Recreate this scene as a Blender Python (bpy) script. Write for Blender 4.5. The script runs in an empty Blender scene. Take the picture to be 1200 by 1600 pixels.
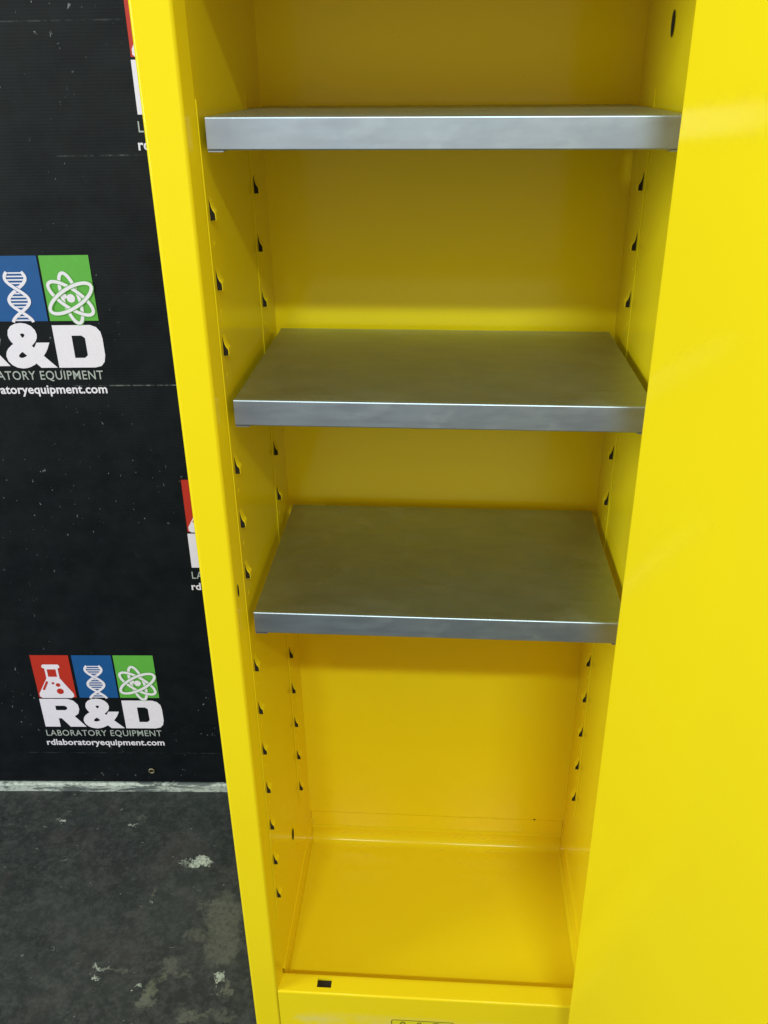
import bpy, bmesh, math, random
from mathutils import Matrix, Vector
random.seed(7)
S = bpy.context.scene
C = S.collection
ZO = 0.905           # the cabinet is measured from its lowest shelf, which stands 0.905 m above the floor

# ------------------------------------------------------------------ camera
cam = bpy.data.cameras.new('camera'); co = bpy.data.objects.new('camera', cam); C.objects.link(co)
R3 = (0.9975917, 0.0677796, -0.0147212); U3 = (-0.0171740, 0.4470181, 0.8943600); F3 = (-0.0671999, 0.8919533, -0.4471056)
M = Matrix(((R3[0], U3[0], -F3[0], 0.0043), (R3[1], U3[1], -F3[1], -1.042), (R3[2], U3[2], -F3[2], 0.6901+ZO), (0, 0, 0, 1)))
co.matrix_world = M
cam.sensor_fit = 'VERTICAL'; cam.sensor_height = 24; cam.lens = 1368.97/1600*24
cam.clip_start = 0.02; cam.clip_end = 100
S.camera = co

# ------------------------------------------------------------------ light
w = bpy.data.worlds.new('World'); S.world = w; w.use_nodes = True
bg = w.node_tree.nodes['Background']
bg.inputs[0].default_value = (1.0, 0.87, 0.79, 1); bg.inputs[1].default_value = 0.70
def lamp(name, loc, sx, sy, watts, col):
    l = bpy.data.lights.new(name, 'AREA'); l.shape = 'RECTANGLE'; l.size = sx; l.size_y = sy
    l.energy = watts; l.color = col
    o = bpy.data.objects.new(name, l); C.objects.link(o); o.location = (loc[0], loc[1], loc[2]+ZO)
    d = Vector((0, 0, -0.2)) - Vector(loc)
    o.rotation_euler = d.to_track_quat('-Z', 'Y').to_euler()
    return o
lamp('ceiling_lamp', (-0.62, -3.25, 2.98), 0.34, 0.12, 34, (0.80, 1.0, 0.86))
lamp('ceiling_lamp', (0.60, -3.25, 2.95), 1.0, 0.10, 76, (0.80, 1.0, 0.86))
# broad cool light from the open side of the hall, left of the camera
lamp('hall_light', (-5.0, -2.35, 1.25), 1.8, 2.2, 205, (0.80, 1.0, 0.86))
S.view_settings.view_transform = 'Standard'; S.view_settings.look = 'None'
S.view_settings.exposure = 0.0; S.view_settings.gamma = 1.0
S.cycles.max_bounces = 14; S.cycles.diffuse_bounces = 8; S.cycles.glossy_bounces = 6
S.cycles.caustics_reflective = True

# ------------------------------------------------------------------ materials
class NT:
    def __init__(s, name):
        s.m = bpy.data.materials.new(name); s.m.use_nodes = True
        s.t = s.m.node_tree; s.b = s.t.nodes['Principled BSDF']
        s.tc = s.n('ShaderNodeTexCoord')
    def n(s, typ, **k):
        x = s.t.nodes.new(typ)
        for a, v in k.items(): setattr(x, a, v)
        return x
    def l(s, a, b): s.t.links.new(a, b)
    def put(s, sock, v):
        if hasattr(v, 'is_output'): s.l(v, sock)
        else: sock.default_value = v
    def mapping(s, scale=(1, 1, 1), loc=(0, 0, 0), src=None):
        m = s.n('ShaderNodeMapping'); m.inputs['Scale'].default_value = scale; m.inputs['Location'].default_value = loc
        s.l(src if src is not None else s.tc.outputs['Object'], m.inputs[0]); return m.outputs[0]
    def noise(s, scale, detail=3, rough=.5, vec=None, dist=0):
        x = s.n('ShaderNodeTexNoise'); x.inputs['Scale'].default_value = scale; x.inputs['Detail'].default_value = detail
        x.inputs['Roughness'].default_value = rough; x.inputs['Distortion'].default_value = dist
        s.l(vec if vec is not None else s.tc.outputs['Object'], x.inputs['Vector']); return x.outputs['Fac']
    def ramp(s, fac, a, b, lo=0., hi=1.):
        x = s.n('ShaderNodeMapRange'); x.interpolation_type = 'SMOOTHSTEP'
        s.put(x.inputs['Value'], fac); x.inputs['From Min'].default_value = a; x.inputs['From Max'].default_value = b
        x.inputs['To Min'].default_value = lo; x.inputs['To Max'].default_value = hi; return x.outputs['Result']
    def math(s, op, a, b=0.):
        x = s.n('ShaderNodeMath', operation=op); s.put(x.inputs[0], a); s.put(x.inputs[1], b); return x.outputs[0]
    def mix(s, fac, a, b):
        x = s.n('ShaderNodeMix', data_type='RGBA'); s.put(x.inputs[0], fac); s.put(x.inputs[6], a); s.put(x.inputs[7], b); return x.outputs[2]
    def bump(s, h, strength, dist, prev=None):
        x = s.n('ShaderNodeBump'); x.inputs['Strength'].default_value = strength; x.inputs['Distance'].default_value = dist
        s.l(h, x.inputs['Height'])
        if prev is not None: s.l(prev, x.inputs['Normal'])
        return x.outputs['Normal']
    def set(s, **k):
        for a, v in k.items(): s.put(s.b.inputs[a.replace('_', ' ')], v)
        return s.m
def rgb(r, g, b): return (r, g, b, 1)

def yellow(name, dirt=0.0):
    t = NT(name)
    n1 = t.noise(3.0, 4, .55); n2 = t.noise(60, 3, .6)
    base = t.mix(t.ramp(n1, .3, .7), rgb(.83, .620, .010), rgb(.84, .636, .010))
    sp = t.ramp(t.noise(150, 2, .5), .80, .82)
    base = t.mix(t.math('MULTIPLY', sp, .5), base, rgb(.22, .17, .02))
    if dirt:
        d = t.ramp(t.noise(9, 5, .6, vec=t.mapping((1, 1, 2.2))), .42, .66)
        sep = t.n('ShaderNodeSeparateXYZ'); t.l(t.tc.outputs['Object'], sep.inputs[0])
        g = t.ramp(sep.outputs[2], -.835, -.868)
        base = t.mix(t.math('MULTIPLY', t.math('MULTIPLY', d, g), dirt), base, rgb(.62, .58, .30))
    rough = t.ramp(n2, .2, .8, .11, .15)
    nb = t.bump(t.noise(4, 1, .3), .30, .004)
    return t.set(Base_Color=base, Roughness=rough, Normal=nb, Specular_IOR_Level=.15)
YEL = yellow('yellow_enamel'); YELD = yellow('yellow_enamel_scuffed', .5)

def steel(name='galvanised_steel', k=(1, 1, 1), r=.40):
    t = NT(name)
    n = t.noise(14, 5, .6, vec=t.mapping((1, 1.6, 1)))
    st = t.noise(30, 3, .6, vec=t.mapping((.5, 3, 3)))
    base = t.mix(t.ramp(n, .3, .72), rgb(.45*k[0], .53*k[1], .65*k[2]), rgb(.51*k[0], .59*k[1], .71*k[2]))
    sp = t.ramp(t.noise(110, 4, .6), .66, .72)
    zone = t.ramp(t.noise(5, 2, .5), .5, .62)
    smear = t.ramp(t.noise(9, 4, .6, vec=t.mapping((1.0, 1, 2.0)), dist=1.2), .52, .74)
    base = t.mix(t.math('MULTIPLY', sp, t.math('MULTIPLY', zone, .6)), base, rgb(.85, .87, .88))
    base = t.mix(t.math('MULTIPLY', smear, .13), base, rgb(.74, .78, .86))
    rough = t.math('ADD', t.ramp(st, .3, .7, r, r+.05), t.math('MULTIPLY', smear, .05))
    nb = t.bump(t.noise(4, 1, .3), .10, .002)
    return t.set(Base_Color=base, Roughness=rough, Metallic=1.0, Normal=nb)
STEEL = steel(); DULL = steel('dusty_galvanised_steel', (.90, .83, .58), .45)

def plain(name, col, rough=.6, metal=0.0, var=.12, scale=30):
    t = NT(name); n = t.noise(scale, 4, .6)
    c2 = tuple(min(1, x*(1+var)) for x in col); c1 = tuple(x*(1-var) for x in col)
    return t.set(Base_Color=t.mix(n, rgb(*c1), rgb(*c2)), Roughness=rough, Metallic=metal)
DARK = plain('dark_cavity_shade', (.013, .008, .004), .95)  # near-black colour standing in for the shade inside slots and holes
BRASS = plain('dull_brass', (.32, .27, .20), .4, .8)
INK = plain('dark_olive_ink', (.10, .10, .01), .5)
STICK = plain('yellow_label_vinyl', (.72, .62, .02), .4)
WHITE_P = plain('white_print', (.74, .67, .86), .5, 0, .06, 90)
GREY_P = plain('grey_print', (.36, .38, .41), .5, 0, .06, 90)
RED_P = plain('red_print', (.45, .022, .012), .45, 0, .10, 60)
BLUE_P = plain('blue_print', (.005, .075, .29), .45, 0, .10, 60)
GREEN_P = plain('green_print', (.10, .37, .055), .45, 0, .08, 60)

def banner_mat():
    t = NT('black_banner_vinyl')
    sep = t.n('ShaderNodeSeparateXYZ'); t.l(t.tc.outputs['Object'], sep.inputs[0]); z = sep.outputs[2]
    base = t.mix(t.ramp(t.noise(26, 5, .65), .3, .7), rgb(.0018, .0030, .0056), rgb(.0036, .0056, .0096))
    def add(base, m, col, k): return t.mix(t.math('MULTIPLY', m, k), base, col)
    # scuffs: small chips, streaks along creases
    chips = t.ramp(t.noise(95, 3, .6, vec=t.mapping((1.3, 1, .8))), .70, .73)
    zone = t.ramp(t.noise(3.2, 2, .5), .44, .6)
    base = add(base, t.math('MULTIPLY', chips, zone), rgb(.28, .31, .34), .55)
    for z0, s0, k in ((1.040, .36, .55), (1.655, .0, .14), (1.452, .40, .28), (.12, .0, .1)):
        band = t.ramp(t.math('ABSOLUTE', t.math('SUBTRACT', z, z0)), .0018, .0004)
        nn = t.ramp(t.noise(24, 4, .7, vec=t.mapping((1, 1, .2), loc=(z0*7, 0, 0))), .42, .62)
        gate = t.ramp(sep.outputs[0], s0, s0+.02) if s0 else 1.0
        base = add(base, t.math('MULTIPLY', t.math('MULTIPLY', band, nn), gate), rgb(.22, .24, .26), k)
    sc = t.ramp(t.noise(34, 5, .75, vec=t.mapping((.35, 1, 2.2))), .66, .74)
    base = add(base, t.math('MULTIPLY', sc, t.ramp(t.noise(2.1, 2, .5, vec=t.mapping(loc=(3, 1, 5))), .55, .68)), rgb(.12, .13, .14), .6)
    wv = t.n('ShaderNodeTexWave', wave_type='BANDS', bands_direction='Z'); wv.inputs['Scale'].default_value = 58; wv.inputs['Distortion'].default_value = .6
    t.l(t.tc.outputs['Object'], wv.inputs['Vector'])
    nb = t.bump(wv.outputs['Fac'], .10, .0005)
    nb = t.bump(t.noise(2.2, 3, .5, vec=t.mapping((.6, 1, 1.3))), .5, .03, nb)
    return t.set(Base_Color=base, Roughness=t.ramp(t.noise(12, 3), .3, .7, .42, .52), Normal=nb, Specular_IOR_Level=.24)
BANNER = banner_mat()

def floor_mat():
    t = NT('worn_dark_concrete')
    P = t.tc.outputs['Object']
    base = t.mix(t.ramp(t.noise(2.6, 5, .6), .35, .65), rgb(.015, .018, .022), rgb(.027, .031, .034))
    base = t.mix(t.math('MULTIPLY', t.ramp(t.noise(5, 4, .6, vec=t.mapping(loc=(4, 2, 1))), .48, .68), .4), base, rgb(.022, .036, .038))
    base = t.mix(t.math('MULTIPLY', t.ramp(t.noise(7, 4, .6, vec=t.mapping(loc=(9, 5, 1))), .52, .7), .5), base, rgb(.055, .045, .05))
    base = t.mix(t.math('MULTIPLY', t.ramp(t.noise(48, 6, .8), .40, .66), .50), base, rgb(.078, .080, .088))
    base = t.mix(t.math('MULTIPLY', t.ramp(t.noise(70, 3, .6), .70, .74), .6), base, rgb(.22, .23, .23))
    base = t.mix(t.math('MULTIPLY', t.ramp(t.noise(60, 4, .6, vec=t.mapping((.5, 1.6, 1), loc=(2, 7, 0))), .69, .73), .6), base, rgb(.20, .21, .20))
    # paint remains and chips, each with a place of its own: x, y, rx, ry, colour, strength
    warp = t.n('ShaderNodeTexNoise'); warp.inputs['Scale'].default_value = 26; warp.inputs['Detail'].default_value = 5; warp.inputs['Roughness'].default_value = .75
    t.l(P, warp.inputs['Vector'])
    vs = t.n('ShaderNodeVectorMath', operation='MULTIPLY_ADD'); t.l(warp.outputs['Color'], vs.inputs[0])
    vs.inputs[1].default_value = (.10, .10, 0); t.l(P, vs.inputs[2]); PW = vs.outputs[0]
    fine = t.ramp(t.noise(120, 4, .7), .36, .56, .45, 1.0)
    g = rgb(.115, .115, .105); wcol = rgb(.50, .54, .52); gr = rgb(.115, .12, .095)
    for x, y, rx, ry, col, k in ((.0043+(q[0]-.0043)*1.016, -1.042+(q[1]+1.042)*1.016, *q[2:]) for q in ((-.525, .3276, .020, .012, wcol, 1), (-.560, .329, .014, .005, wcol, .5), (-.432, .195, .040, .050, g, .75), (-.425, .125, .045, .045, g, .7),
        (-.487, .145, .022, .018, g, .55), (-.54, -.004, .020, .022, g, .95), (-.536, .026, .016, .024, gr, .9), (-.524, .075, .022, .018, g, .6),
        (-.50, .055, .04, .008, g, .55), (-.655, .0552, .020, .006, wcol, .6), (-.62, .056, .030, .003, g, .8), (-.652, .036, .007, .005, wcol, .9), (-.397, .027, .012, .018, g, .9),
        (-.419, .046, .008, .012, wcol, .75), (-.578, .018, .007, .005, wcol, .8), (-.889, .426, .007, .005, wcol, .9), (-.697, .452, .016, .006, g, .6), (-.709, .43, .006, .006, wcol, .6),
        (-.45, -.028, .03, .018, g, .7), (-.40, -.02, .05, .006, g, .5), (-.47, .22, .03, .006, g, .6), (-.60, .24, .006, .012, g, .6), (-.595, .22, .008, .004, wcol, .5), (-.44, .245, .02, .01, g, .4))):
        sub = t.n('ShaderNodeVectorMath', operation='SUBTRACT'); t.l(PW, sub.inputs[0]); sub.inputs[1].default_value = (x+.05, y+.05, 0)
        sc = t.n('ShaderNodeVectorMath', operation='MULTIPLY'); t.l(sub.outputs[0], sc.inputs[0]); sc.inputs[1].default_value = (1/rx, 1/ry, 0)
        ln = t.n('ShaderNodeVectorMath', operation='LENGTH'); t.l(sc.outputs[0], ln.inputs[0])
        m = t.math('MULTIPLY', t.ramp(ln.outputs['Value'], 1.2, .6), fine)
        base = t.mix(t.math('MULTIPLY', m, k), base, col)
    nb = t.bump(t.noise(45, 5, .7), .5, .002)
    return t.set(Base_Color=base, Roughness=t.ramp(t.noise(9, 4), .3, .7, .5, .75), Normal=nb)
FLOOR = floor_mat()

def skirting_mat():
    t = NT('chipped_white_paint')
    a = t.ramp(t.noise(20, 6, .7, vec=t.mapping((.45, 1, 2.4)), dist=.5), .50, .58)
    b = t.ramp(t.noise(85, 5, .7), .52, .60)
    m = t.math('MAXIMUM', a, t.math('MULTIPLY', b, .5))
    base = t.mix(m, t.mix(t.noise(50, 3), rgb(.38, .42, .43), rgb(.55, .58, .59)), rgb(.10, .115, .13))
    return t.set(Base_Color=base, Roughness=.7, Normal=t.bump(t.math('SUBTRACT', 1.0, m), .5, .002))
SKIRT = skirting_mat()
WALL = plain('grey_wall_paint', (.25, .26, .27), .8)

# ------------------------------------------------------------------ helpers
def link(o, parent=None, **props):
    C.objects.link(o)
    if parent is not None: o.parent = parent
    else: o.location.z += ZO
    for k, v in props.items(): o[k] = v
    return o
def empty(name, loc, label, cat, group=None, rot=(0, 0, 0)):
    o = bpy.data.objects.new(name, None); o.location = loc; o.rotation_euler = rot; o.empty_display_size = .05
    link(o); o['label'] = label; o['category'] = cat
    if group: o['group'] = group
    return o
def mesh_obj(name, verts, faces, mat, parent=None, smooth=False, bevel=0, seg=3, mats=None, fm=None, **props):
    me = bpy.data.meshes.new(name); me.from_pydata([tuple(v) for v in verts], [], faces); me.update()
    bm = bmesh.new(); bm.from_mesh(me); bmesh.ops.recalc_face_normals(bm, faces=bm.faces)
    if bevel: bmesh.ops.bevel(bm, geom=[e for e in bm.edges if e.is_manifold and e.calc_face_angle(0) > .4], offset=bevel, segments=seg, profile=.5, affect='EDGES', clamp_overlap=True)
    bm.to_mesh(me); bm.free()
    if smooth or bevel:
        for p in me.polygons: p.use_smooth = True
        try: me.set_sharp_from_angle(angle=math.radians(50))
        except Exception: pass
    me.materials.append(mat)
    o = bpy.data.objects.new(name, me)
    if smooth or bevel:
        wn = o.modifiers.new('normals', 'WEIGHTED_NORMAL'); wn.keep_sharp = True; wn.weight = 100; wn.mode = 'FACE_AREA'
    return link(o, parent, **props)
def box_vf(x0, x1, y0, y1, z0, z1):
    v = [(x, y, z) for z in (z0, z1) for y in (y0, y1) for x in (x0, x1)]
    return v, [(0, 2, 3, 1), (4, 5, 7, 6), (0, 1, 5, 4), (2, 6, 7, 3), (0, 4, 6, 2), (1, 3, 7, 5)]
def box(name, a, mat, parent=None, bevel=0, **k):
    v, f = box_vf(*a); return mesh_obj(name, v, f, mat, parent, bevel=bevel, **k)
def grid(fn, us, vs, hole=None):
    """sheet of quads over us x vs mapped by fn, without the cells hole() picks"""
    V = [fn(u, v) for v in vs for u in us]; n = len(us); F = []
    for j in range(len(vs)-1):
        for i in range(n-1):
            if hole and hole((us[i]+us[i+1])/2, (vs[j]+vs[j+1])/2): continue
            F.append((j*n+i, j*n+i+1, (j+1)*n+i+1, (j+1)*n+i))
    return V, F
def join(*parts):
    V, F = [], []
    for v, f in parts:
        k = len(V); V += list(v); F += [tuple(i+k for i in q) for q in f]
    return V, F
def sweep(profile, x0, x1, axis='x'):
    """open profile of (y,z) points swept along x"""
    n = len(profile)
    V = [(x0, y, z) for y, z in profile]+[(x1, y, z) for y, z in profile]
    return V, [(i, i+1, n+i+1, n+i) for i in range(n-1)]
def arc(cy, cz, r, a0, a1, n=6):
    return [(cy+r*math.cos(math.radians(a0+(a1-a0)*i/n)), cz+r*math.sin(math.radians(a0+(a1-a0)*i/n))) for i in range(n+1)]
def solidify(o, t, off=-1):
    m = o.modifiers.new('thickness', 'SOLIDIFY'); o.modifiers.move(len(o.modifiers)-1, 0); m.thickness = t; m.offset = off; m.use_even_offset = True

# ------------------------------------------------------------------ setting
mesh_obj('floor', [(-7, -7, -.905), (7, -7, -.905), (7, 7, -.905), (-7, 7, -.905)], [(0, 1, 2, 3)], FLOOR, kind='structure')
WA = math.atan2(.04494, .99899); WP = (-1.0928, .5408); WS = 1.016
wall = box('wall', (-3, 4, .012, .16, -.02, 3.2), WALL, kind='structure')
wall.location = (WP[0], WP[1], 0.0); wall.rotation_euler.z = WA
us = [-3+i*.02 for i in range(0, 260)]; random.seed(3)
jit = [random.uniform(-.0012, .0012) for _ in us]
V = []
for k, u in enumerate(us):
    V += [(u, 0.001+jit[k]*.5, -.002), (u, -.0005+jit[k], .021+jit[k]), (u, .003, .026+jit[k]*.8), (u, .0115, .026)]
Fc = [(4*i+j, 4*i+j+1, 4*i+4+j+1, 4*i+4+j) for i in range(len(us)-1) for j in range(3)]
sk = mesh_obj('skirting', V, Fc, SKIRT, kind='structure')
sk.location = (WP[0], WP[1], 0.0); sk.rotation_euler.z = WA

# ------------------------------------------------------------------ banner with printed logos
bn = empty('banner', (WP[0], WP[1], -.905), 'black vinyl banner with repeated R&D Laboratory Equipment logos behind the yellow cabinet', 'banner', rot=(0, 0, WA))
bn.scale = (WS, WS, WS)
def wav(s, z): return .0015*math.sin(3.1*s+1.3)*math.sin(2.3*z+.5)
BZ0 = .030
ss = [-1.2+.04*i for i in range(95)]; zz = [BZ0, BZ0+.012, BZ0+.026, BZ0+.028]+[BZ0+.05+.05*i for i in range(46)]
v, f = grid(lambda s, z: (s, wav(s, z)-(.0012 if z <= BZ0+.0265 else 0)+.0045, z), ss, zz)
sheet = mesh_obj('vinyl_sheet', v, f, BANNER, bn, smooth=True); solidify(sheet, .0012, 0)

def curve_mesh(splines, offset=0.0):
    cu = bpy.data.curves.new('shape', 'CURVE'); cu.dimensions = '2D'; cu.fill_mode = 'BOTH'
    for pts in splines:
        sp = cu.splines.new('POLY'); sp.points.add(len(pts)-1); sp.use_cyclic_u = True
        for p, q in zip(sp.points, pts): p.co = (q[0], q[1], 0, 1)
    return to_mesh(cu)
def to_mesh(cu):
    o = bpy.data.objects.new('temporary', cu); C.objects.link(o)
    dg = bpy.context.evaluated_depsgraph_get(); me = bpy.data.meshes.new_from_object(o.evaluated_get(dg))
    V = [tuple(v.co) for v in me.vertices]; F = [tuple(p.vertices) for p in me.polygons]
    bpy.data.objects.remove(o); bpy.data.curves.remove(cu); bpy.data.meshes.remove(me)
    return V, F
def text_vf(s, x0, x1, ztop, zbot, bold=0.0, space=1.0):
    cu = bpy.data.curves.new('lettering', 'FONT'); cu.body = s; cu.size = 1; cu.offset = bold; cu.space_character = space; cu.resolution_u = 4
    V, F = to_mesh(cu)
    a = min(p[0] for p in V); b = max(p[0] for p in V); c = min(p[1] for p in V); d = max(p[1] for p in V)
    return [(x0+(p[0]-a)/(b-a)*(x1-x0), zbot+(p[1]-c)/(d-c)*(ztop-zbot), 0) for p in V], F
def ribbon(pts, wd, closed=False):
    V, F = [], []; n = len(pts)
    for i, p in enumerate(pts):
        a = pts[(i-1) % n] if (closed or i > 0) else p; b = pts[(i+1) % n] if (closed or i < n-1) else p
        t = Vector((b[0]-a[0], b[1]-a[1])).normalized(); nx, ny = -t.y*wd/2, t.x*wd/2
        V += [(p[0]+nx, p[1]+ny, 0), (p[0]-nx, p[1]-ny, 0)]
    for i in range(n if closed else n-1):
        j = (i+1) % n; F.append((2*i, 2*i+1, 2*j+1, 2*j))
    return V, F
def disc(cx, cy, r, rx=1.0, n=20): return [(cx+r*rx*math.cos(2*math.pi*i/n), cy+r*math.sin(2*math.pi*i/n), 0) for i in range(n)], [tuple(range(n))]
def layer(vf, h):      # lifts a flat print h above the vinyl
    return [(x, y, h) for x, y, _ in vf[0]], vf[1]
def rect(x0, x1, y0, y1): return [(x0, y0, 0), (x1, y0, 0), (x1, y1, 0), (x0, y1, 0)], [(0, 1, 2, 3)]
def printed(name, vf, mat, parent, s0, ztop, h=.0006):
    """u right, w down from the logo's top left; laid on the vinyl's own waves"""
    V = []
    for x, y, k in vf[0]:
        s = s0+x; z = ztop+y
        V.append((s, wav(s, z)+.0045-.0007-h-k, z))
    me = bpy.data.meshes.new(name); me.from_pydata(V, [], vf[1]); me.update(); me.materials.append(mat)
    return link(bpy.data.objects.new(name, me), parent)
R_S = [[(0, 0), (.066, 0), (.079, -.005), (.088, -.017), (.089, -.03), (.085, -.043), (.075, -.051), (.098, -.082), (.060, -.082), (.043, -.057), (.036, -.057), (.036, -.082), (0, -.082)],
       [(.034, -.020), (.034, -.033), (.056, -.033), (.061, -.029), (.061, -.024), (.056, -.020)]]
D_S = [[(0, 0), (.072, 0), (.083, -.004), (.090, -.013), (.092, -.026), (.092, -.058), (.089, -.071), (.082, -.079), (.070, -.082), (0, -.082)],
       [(.034, -.020), (.034, -.063), (.053, -.063), (.059, -.058), (.059, -.025), (.053, -.020)]]
def rot_ellipse(cx, cy, a, b, ang, n=44, t0=0, t1=2*math.pi):
    ca, sa = math.cos(ang), math.sin(ang)
    return [(cx+a*math.cos(t)*ca-b*math.sin(t)*sa, cy+a*math.cos(t)*sa+b*math.sin(t)*ca) for t in [t0+(t1-t0)*i/n for i in range(n)]]
def logo(s0, ztop):
    p = lambda n, vf, m, par=bn, h=.0006: printed(n, vf, m, par, s0, ztop, h)
    tr = p('red_tile', rect(0, .088, -.1195, 0), RED_P)
    tb = p('blue_tile', rect(.095, .186, -.1195, 0), BLUE_P)
    tg = p('green_tile', rect(.190, .281, -.1195, 0), GREEN_P)
    # flask
    fl = curve_mesh([[(.022, -.029), (.025, -.0255), (.060, -.0255), (.063, -.029), (.063, -.034), (.058, -.037), (.058, -.064), (.083, -.108), (.083, -.116), (.077, -.1205), (.008, -.1205), (.003, -.116), (.003, -.108), (.0275, -.064), (.0275, -.037), (.022, -.034)],
                     [(.0325, -.039), (.0325, -.060), (.053, -.060), (.053, -.039)]])
    red = join(layer(disc(.040, -.078, .0032), .0004), layer(disc(.051, -.083, .0052), .0004), layer(disc(.053, -.101, .0080), .0004), layer(ribbon([(.0275, -.073), (.015, -.097)], .005), .0004), layer(disc(.055, -.1035, .0035), .0008))
    fo = p('flask_mark', fl, WHITE_P, tr, .0010); p('bubble_marks', red, RED_P, tr, .0010)
    # dna helix
    cx = .1395
    st = []
    for sgn in (1, -1):
        st.append(layer(ribbon([(cx+sgn*.019*math.cos(math.pi*(q-.039)/.042), -q) for q in [.0285+.0925*i/40 for i in range(41)]], .0058), .0006 if sgn < 0 else .0003))
    st2 = layer(ribbon([(cx-.019*math.cos(math.pi*(q-.039)/.042), -q) for q in [.0525+.015*i/10 for i in range(11)]], .0078), .0005)
    rg = []
    for q in [.0305+.0062*i for i in range(15)]:
        hw = abs(.019*math.cos(math.pi*(q-.039)/.042))
        if hw > .005: rg.append(ribbon([(cx-hw, -q), (cx+hw, -q)], .0026))
    p('helix_mark', join(*rg, *st), WHITE_P, tb, .0010); p('helix_shadow', st2, BLUE_P, tb, .0010)
    # atom
    ax, ay = .2365, -.0775
    w1, g1 = [], []
    for k, (a, b, an) in enumerate(((.047, .0150, math.radians(101)), (.046, .0175, math.radians(-37)), (.047, .0175, math.radians(30)))):
        e = rot_ellipse(ax, ay, a, b, an)
        g1.append(layer(ribbon(e, .0088, True), .0003*(2*k+1))); w1.append(layer(ribbon(e, .0060, True), .0003*(2*k+2)))
    w1.append(layer(disc(ax, ay, .0078), .0004)); w1.append(layer(disc(ax-.012, ay+.004, .0052), .0004))
    p('orbit_outline', join(*g1), GREEN_P, tg, .0008); p('atom_mark', join(*w1), WHITE_P, tg, .0008)
    # words
    def shift(vf, dx, dy): return [(x+dx, y+dy, 0) for x, y, _ in vf[0]], vf[1]
    p('letter', shift(curve_mesh(R_S), -.001, -.1235), WHITE_P)
    p('letter', shift(curve_mesh(D_S), .191, -.1275), WHITE_P)
    p('letter', text_vf('&', .093, .188, -.1225, -.2105, .045), WHITE_P)
    p('lettering', text_vf('LABORATORY EQUIPMENT', -.003, .273, -.2155, -.2365, .006, 1.08), GREY_P)
    p('lettering', text_vf('rdlaboratoryequipment.com', -.007, .276, -.2435, -.2670, .022, 1.02), WHITE_P)
for s0, zt in ((.1515, -.4745), (.1525, .406), (.549, -.040), (.5575, .8405)):
    logo(s0, zt+.88)
# eyelets along the hem
for s in (.386,):
    V, F = [], []; n, m = 20, 8
    for i in range(n):
        for j in range(m):
            a = 2*math.pi*i/n; b = 2*math.pi*j/m
            V.append((s+(.0062+.0018*math.cos(b))*math.cos(a), .0015+.0016*math.sin(b), .066+(.0062+.0018*math.cos(b))*math.sin(a)))
    F = [(i*m+j, ((i+1) % n)*m+j, ((i+1) % n)*m+(j+1) % m, i*m+(j+1) % m) for i in range(n) for j in range(m)]
    ey = mesh_obj('eyelet', V, F, BRASS, bn, smooth=True)
    v, f = disc(0, 0, .0045); mesh_obj('eyelet_hole', [(s+x, .0022, .066+y) for x, y, _ in v], f, DARK, ey)

# ------------------------------------------------------------------ cabinet
cab = empty('safety_cabinet', (0, .17, -.905), 'tall yellow steel storage cabinet standing open with its door swung to the right', 'cabinet')
CP = Matrix.Translation((0, -.17, .905))           # parts are given in cabinet coordinates
def part(o):
    if o.parent is cab: o.matrix_parent_inverse = CP
    return o
XI, YF, YB, ZT = .2745, -.030, .368, .834
STR = ((.0, .046), (.257, .303)); SLOT_Y = (.0120, .0235)
slots = [.539-.0812*i for i in range(0, 15) if i not in (3, 7)]; SH = .026     # the shelves hang in the slots left out
def slot_cells(y, z, pad=0):
    for y0, y1 in STR:
        if y0+SLOT_Y[0]-pad < y < y0+SLOT_Y[1]+pad and any(b < z < b+SH for b in slots): return True
    return False
zs = sorted([-.86, ZT, ZT+.02]+[b for b in slots]+[b+SH for b in slots])
round_holes = {-1: ((.177, -.620, .0075, .0135), (-.0190, .0513, .0022, .010)), 1: ((.201, .740, .0085, .015),)}
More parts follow.
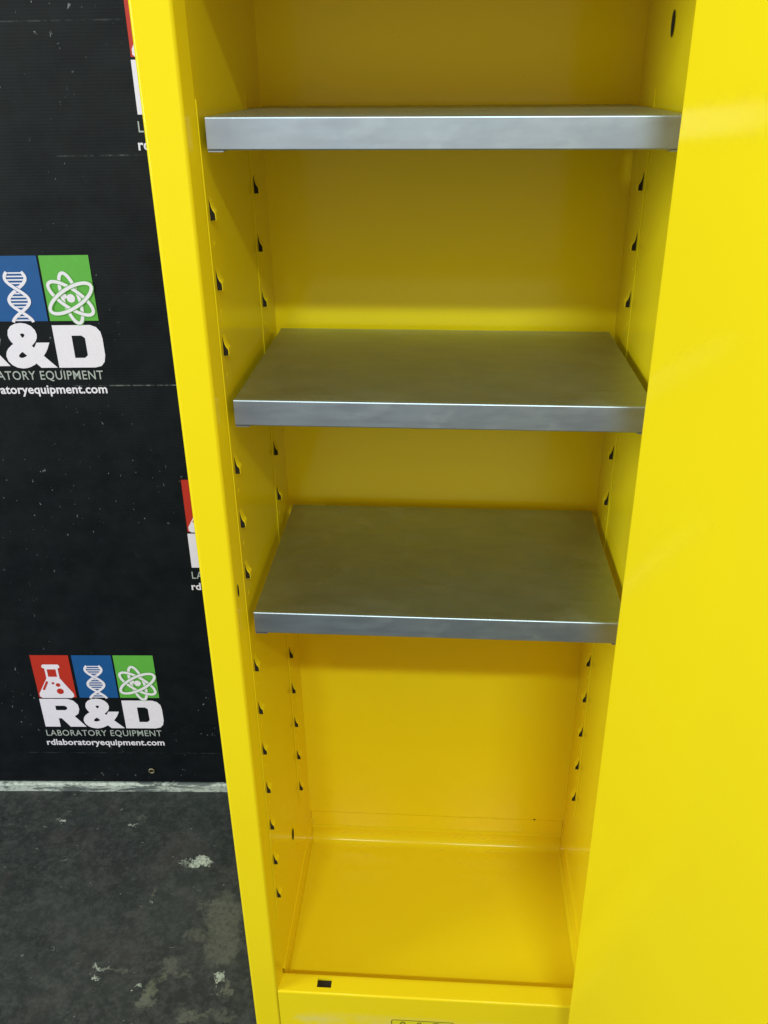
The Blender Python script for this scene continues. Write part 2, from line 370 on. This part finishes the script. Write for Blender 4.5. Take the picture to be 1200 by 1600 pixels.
for sgn, XO in ((-1, .3264), (1, .315)):
    # outer skin and rounded front frame
    r = .005; Z0, Z1 = -.905, .90
    prof = [(XI+.003, YB+.045), (XO, YB+.045)]
    pr = [(XO, YB+.045)]
    for a in range(0, 91, 15): pr.append((XO-r+r*math.cos(math.radians(a)), YF+r-r*math.sin(math.radians(a))))
    XF = .2795; r2 = .0045
    for a in range(0, 91, 15): pr.append((XF+r2-r2*math.sin(math.radians(a)), YF+r2-r2*math.cos(math.radians(a))))
    pr += [(XI, 0.0)]
    n = len(pr)
    V = [(sgn*x, y, z) for z in (Z0, Z1) for x, y in pr]
    F = [(i, i+1, n+i+1, n+i) for i in range(n-1)]
    k = len(V)
    gy = sorted({0.0, YB+.045, *[a+SLOT_Y[0] for a, _ in STR], *[a+SLOT_Y[1] for a, _ in STR]}); gz = sorted({Z0, Z1, *zs})
    g = grid(lambda y, z: (sgn*XI, y, z), gy, gz, slot_cells)
    cap = [(sgn*x, y, z) for z in (Z0, Z1) for x, y in pr+[(XI, YB+.045)]]
    m = n+1
    V, F = join((V, F), g, (cap, [tuple(range(m)), tuple(range(m, 2*m))]), ([(sgn*XO, YB+.045, Z0), (sgn*XI, YB+.045, Z0), (sgn*XI, YB+.045, Z1), (sgn*XO, YB+.045, Z1)], [(0, 1, 2, 3)]))
    sw = part(mesh_obj('side_wall', V, F, YEL, cab, smooth=True))
    # added dark sheet inside the hollow wall, painted-in shade behind the slots
    v, f = grid(lambda y, z: (sgn*(XI+.014), y, z), [.004, YB], [-.86, ZT]); ln = mesh_obj('slot_shade_backing', v, f, DARK, sw)
    for y, z, ry, rz in round_holes[sgn]:
        nn = 20; xw = XI-.0004 if y > 0 else XI+.0035
        slope = 0 if y > 0 else (.2795-XI)/.03
        ring = [(sgn*(xw-.0006-slope*(ry*math.cos(2*math.pi*i/nn))), y+ry*math.cos(2*math.pi*i/nn), z+rz*math.sin(2*math.pi*i/nn)) for i in range(nn)]
        mesh_obj('bolt_hole', ring, [tuple(range(nn))], DARK, sw)
    # shelf strips with their lanced tabs
    T = .0011
    tab_me = None
    for y0, y1 in STR:
        zt, zb = .6685, -.632
        uu = [(y0, 0), (y0+.0012, T), (y0+SLOT_Y[0], T), (y0+SLOT_Y[1], T), (y1-.001, T), (y1, 0)]
        ui = list(range(6)); vz = sorted([zt, zb]+[q for b in slots for q in (b, b+SH)])
        v, f = grid(lambda u, z: (sgn*(XI-.0003-uu[u][1]), uu[u][0], z), ui, vz, lambda u, z: 2 < u < 3 and any(b < z < b+SH for b in slots))
        ends = [(sgn*(XI-.0003), y0, zt), (sgn*(XI-.0003-T), y0+.0012, zt), (sgn*(XI-.0003-T), y1-.001, zt), (sgn*(XI-.0003), y1, zt)]
        ends2 = [(a, b, zb) for a, b, _ in ends]
        # small dimples punched half way between the slots
        dim = []
        for b in slots[:-1]:
            zc = b-.0812*.5+.014; yc = y0+.019
            dv = [(sgn*(XI-.0003-T-.0009), yc, zc)]+[(sgn*(XI-.0003-T), yc+.0032*math.cos(a*math.pi/4), zc+.005*math.sin(a*math.pi/4)) for a in range(8)]
            dim.append((dv, [(0, 1+a, 1+(a+1) % 8) for a in range(8)]))
        v, f = join((v, f), (ends, [(0, 1, 2, 3)]), (ends2, [(3, 2, 1, 0)]), *dim)
        strip = part(mesh_obj('shelf_strip', v, f, YEL, cab))
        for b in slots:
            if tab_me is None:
                P = .0068; ya, yb2 = SLOT_Y; rc = .0006
                so = [(0, SH), (P*.20, SH*.82), (P*.38, SH*.64), (P*.62, SH*.50), (P*.88, SH*.42), (P, SH*.34), (P, SH*.05), (P*.95, 0)]
                si = [(0, SH*.98), (P*.15, SH*.80), (P*.28, SH*.61), (P*.48, SH*.46), (P*.72, SH*.38), (P*.87, SH*.31), (P*.90, SH*.06), (P*.88, .0006)]
                q = len(so)
                # pressed outer skin, closed far cheek and the rim round its mouth
                V = [(-sgn*x, ya, z) for x, z in so]+[(-sgn*x, yb2, z) for x, z in so]+[(-sgn*x, ya, z) for x, z in si]+[(0, yb2, 0)]
                F = [(i, i+1, q+i+1, q+i) for i in range(q-1)]+[(i, i+1, 2*q+i+1, 2*q+i) for i in range(q-1)]+[tuple(range(q, 2*q))+(3*q,)]
                # slot's inner shade painted as dark faces, set back from the mouth
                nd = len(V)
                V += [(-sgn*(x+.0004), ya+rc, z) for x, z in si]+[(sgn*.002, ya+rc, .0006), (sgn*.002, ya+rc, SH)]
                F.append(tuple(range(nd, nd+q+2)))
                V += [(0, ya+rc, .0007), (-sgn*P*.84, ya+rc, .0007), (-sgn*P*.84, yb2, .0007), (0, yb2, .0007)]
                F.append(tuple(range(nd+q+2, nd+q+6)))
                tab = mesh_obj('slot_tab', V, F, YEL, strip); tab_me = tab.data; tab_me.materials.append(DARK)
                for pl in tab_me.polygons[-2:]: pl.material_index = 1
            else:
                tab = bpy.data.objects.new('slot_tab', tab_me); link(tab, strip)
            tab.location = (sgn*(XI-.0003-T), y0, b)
# back panel with its folded lower edge
bp = sweep([(YB+.045, .90), (YB, .90), (YB, -.745), *arc(YB+.006, -.751, .006, 180, 270), (YB+.012, -.757)], -XI, XI)
part(mesh_obj('back_panel', *bp, YEL, cab, smooth=True))
v, f = disc(0, 0, .0028, n=12)
part(mesh_obj('rivet_hole', [(.212+x, YB-.0006, -.7515+y*.7) for x, y, _ in v], f, DARK, cab))
# roof of the opening and cabinet top
part(box('top_panel', (-XI, XI, YF+.002, YB, ZT, .897), YEL, cab, bevel=.003))
# sump tray: floor, rounded bends, folded back and sides
r = .018; ZB = -.840; yb = YB+.006
prof = [(.0080, -.800), (.0080, ZB+.006), *arc(.014, ZB+.006, .006, 180, 270), *arc(yb-r, ZB+r, r, 270, 360, 7), (yb, -.8085), (yb-.0022, -.8065), (yb-.0022, -.800), (yb, -.798), (yb, -.7600), (yb+.006, -.757)]
tray = part(mesh_obj('sump_tray', *sweep(prof, -XI+.0005, XI-.0005), YEL, cab, smooth=True))
for s in (-1, 1):
    xs = XI-.0018
    pf = [(s*(xs), -.778), (s*(xs), ZB+.006), (s*(xs-.002), ZB+.002), (s*(xs-.006), ZB+.0004)]
    V = [(x, y, z) for y in (.0075, yb-.001) for x, z in pf]; F = [(i, i+1, 5+i, 4+i) for i in range(3)]
    V += [(s*XI, .0075, -.777), (s*XI, yb-.001, -.777)]; F.append((0, 4, 9, 8))
    mesh_obj('tray_side', V, F, YEL, tray, smooth=True)
# front sill
ZS = -.790
gx = [-.2793, -.2097, -.1835, .2793]
prof = [(.0085, -.845), (.0085, ZS-.002), (.0065, ZS), (.0005, ZS), (-.0175, ZS), *arc(YF+.0045, ZS-.0040, .0040, 90, 180), (YF+.0005, -.905)]
NP = len(prof)
V = [(x, y, z) for x in gx for y, z in prof]; F = []
for i in range(3):
    for j in range(NP-1):
        if i == 1 and j == 3: continue
        F.append((i*NP+j, i*NP+j+1, (i+1)*NP+j+1, (i+1)*NP+j))
# the square latch hole's folded rim
a, b, c, d = (gx[1], .0005, ZS), (gx[2], .0005, ZS), (gx[2], -.0175, ZS), (gx[1], -.0175, ZS)
low = [(x, y, z-.006) for x, y, z in (a, b, c, d)]
rim = ([a, b, c, d]+low, [(0, 1, 5, 4), (1, 2, 6, 5), (2, 3, 7, 6), (3, 0, 4, 7)])
sill = part(mesh_obj('front_sill', *join((V, F), rim), YELD, cab, smooth=True))
v, f = rect(gx[1]-.001, gx[2]+.001, -.0185, .0015); mesh_obj('latch_socket', [(x, y, ZS-.0062) for x, y, _ in v], f, DARK, sill)
# warning label on the sill, its top row just in view
def lab(x, z, h): return (x, YF+.0005-h, z)
x0, x1, z1, z0 = -.0735, .0390, -.8520, -.8760
cr = .004
out = []
for cx, cz, a0 in ((x1-cr, z1-cr, 0), (x0+cr, z1-cr, 90), (x0+cr, z0+cr, 180), (x1-cr, z0+cr, 270)):
    out += [(cx+cr*math.cos(math.radians(a0+a)), cz+cr*math.sin(math.radians(a0+a))) for a in range(0, 91, 15)]
lb = mesh_obj('warning_label', [lab(x, z, .0004) for x, z in out], [tuple(range(len(out)))], STICK, sill)
ink = [ribbon(out, .0013, True)]
for cx in (-.053, -.023):
    tri = [(cx-.0105, -.8735), (cx-.0018, -.8575), (cx, -.8564), (cx+.0018, -.8575), (cx+.0105, -.8735)]
    ink.append(ribbon(tri, .0022, True)); ink.append(ribbon([(cx, -.862), (cx, -.868)], .002))
ink.append(ribbon([(.008+.0095*math.cos(a*math.pi/12), -.8655+.0095*math.sin(a*math.pi/12)) for a in range(24)], .0020, True))
ink.append(ribbon([(.0015, -.859), (.0145, -.872)], .0018))
v, f = join(*ink); mesh_obj('label_print', [lab(x, y, .0008) for x, y, _ in v], f, INK, lb)

# door: shell and inner pan, swung out to 116 degrees
ph = math.radians(26); u = Vector((math.sin(ph), -math.cos(ph), 0)); n_ = Vector((math.cos(ph), math.sin(ph), 0)); K = Vector((.2309, -.0767, 0))
def door_box(name, t0, t1, l0, l1, z0, z1, parent, bev):
    V = []
    for z in (z0, z1):
        for t, l in ((t0, l0), (t1, l0), (t1, l1), (t0, l1)):
            p = K+n_*t+u*l; V.append((p.x, p.y, z))
    F = [(0, 1, 2, 3), (7, 6, 5, 4), (0, 4, 5, 1), (1, 5, 6, 2), (2, 6, 7, 3), (3, 7, 4, 0)]
    return mesh_obj(name, V, F, YEL, parent, bevel=bev)
door = part(door_box('door', .052, .095, .001, .60, -.862, .885, cab, .003))
pan = door_box('door_inner_panel', 0, .0515, .0, .545, -.772, .82, door, .0035)
# piano hinge down the right edge
hb = []
hx, hy = (K+n_*.098).x-.001, (K+n_*.098).y-.004
for i in range(22):
    z0 = -.86+i*.079; z1 = z0+.077
    ring = [(hx+.004*math.cos(a*math.pi/6), hy+.004*math.sin(a*math.pi/6)) for a in range(12)]
    v = [(x, y, z) for z in (z0, z1) for x, y in ring]; hb.append((v, [(a, (a+1) % 12, 12+(a+1) % 12, 12+a) for a in range(12)]+[tuple(range(12)), tuple(range(23, 11, -1))]))
mesh_obj('piano_hinge', *join(*hb), YEL, door, smooth=True)

# ------------------------------------------------------------------ three steel shelves
def shelf(z, tilt, dx, label):
    r = empty('steel_shelf', (dx, 0, z), label, 'shelf', 'galvanised shelves inside the cabinet', rot=(0, tilt, 0))
    W = .2637; D = .353; h = .0345; cr = .0022
    # front lip: rounded fold, face, return under
    prof = [(.0055, 0), *arc(cr, -cr, cr, 90, 180, 6), (0, -h+.0015), *arc(.0015, -h+.0015, .0015, 180, 270, 3), (.014, -h)]
    fl = mesh_obj('front_lip', *sweep(prof, -W, W), STEEL, r, smooth=True); solidify(fl, .0011, -1)
    v, f = grid(lambda x, y: (x, y, -.00005+.0008*math.sin(math.pi*(x+W)/(2*W))*math.sin(math.pi*(y-.0055)/(D-.011))*-1), [-W+.001+(2*W-.002)*i/14 for i in range(15)], [.0055+(D-.0110)*i/8 for i in range(9)])
    tp = mesh_obj('top_plate', v, f, DULL, r, smooth=True)
    prof = [(D-.0055, 0), *[(D-cr+cr*math.cos(math.radians(a)), -cr+cr*math.sin(math.radians(a))) for a in range(90, -1, -15)], (D, -h)]
    mesh_obj('rear_lip', *sweep(prof, -W, W), STEEL, r, smooth=True)
    for s in (-1, 1):
        V = [(s*(W-.001), .002, -.0004), (s*W, .002, -.0014), (s*W, .002, -h+.004), (s*W, .002, -h), (s*(W-.012), .002, -h), (s*(W-.001), D-.002, -.0004), (s*W, D-.002, -.0014), (s*W, D-.002, -h+.004), (s*W, D-.002, -h), (s*(W-.012), D-.002, -h)]
        mesh_obj('side_lip', V, [(i, i+1, 6+i, 5+i) for i in range(4)], STEEL, r)
        # the folded corner tongue under the lip
        V = [(s*(W-.0005), .0004, -h-.0004), (s*(W-.018), .0004, -h-.0004), (s*(W-.020), .014, -h-.0004), (s*(W-.0005), .020, -h-.0004)]
        V += [(x, y, z-.0014) for x, y, z in V]
        mesh_obj('corner_fold', V, [(0, 1, 2, 3), (7, 6, 5, 4), (0, 4, 5, 1), (1, 5, 6, 2), (2, 6, 7, 3), (3, 7, 4, 0)], STEEL, r)
    return r
shelf(.6488, .0085, -.0015, 'grey metal shelf at the top, seen nearly edge on')
shelf(.3208, .0085, 0, 'middle grey metal shelf between the edge-on top shelf and the lowest one')
shelf(.0018, .0060, 0, 'lowest grey metal shelf above the empty bottom of the cabinet')
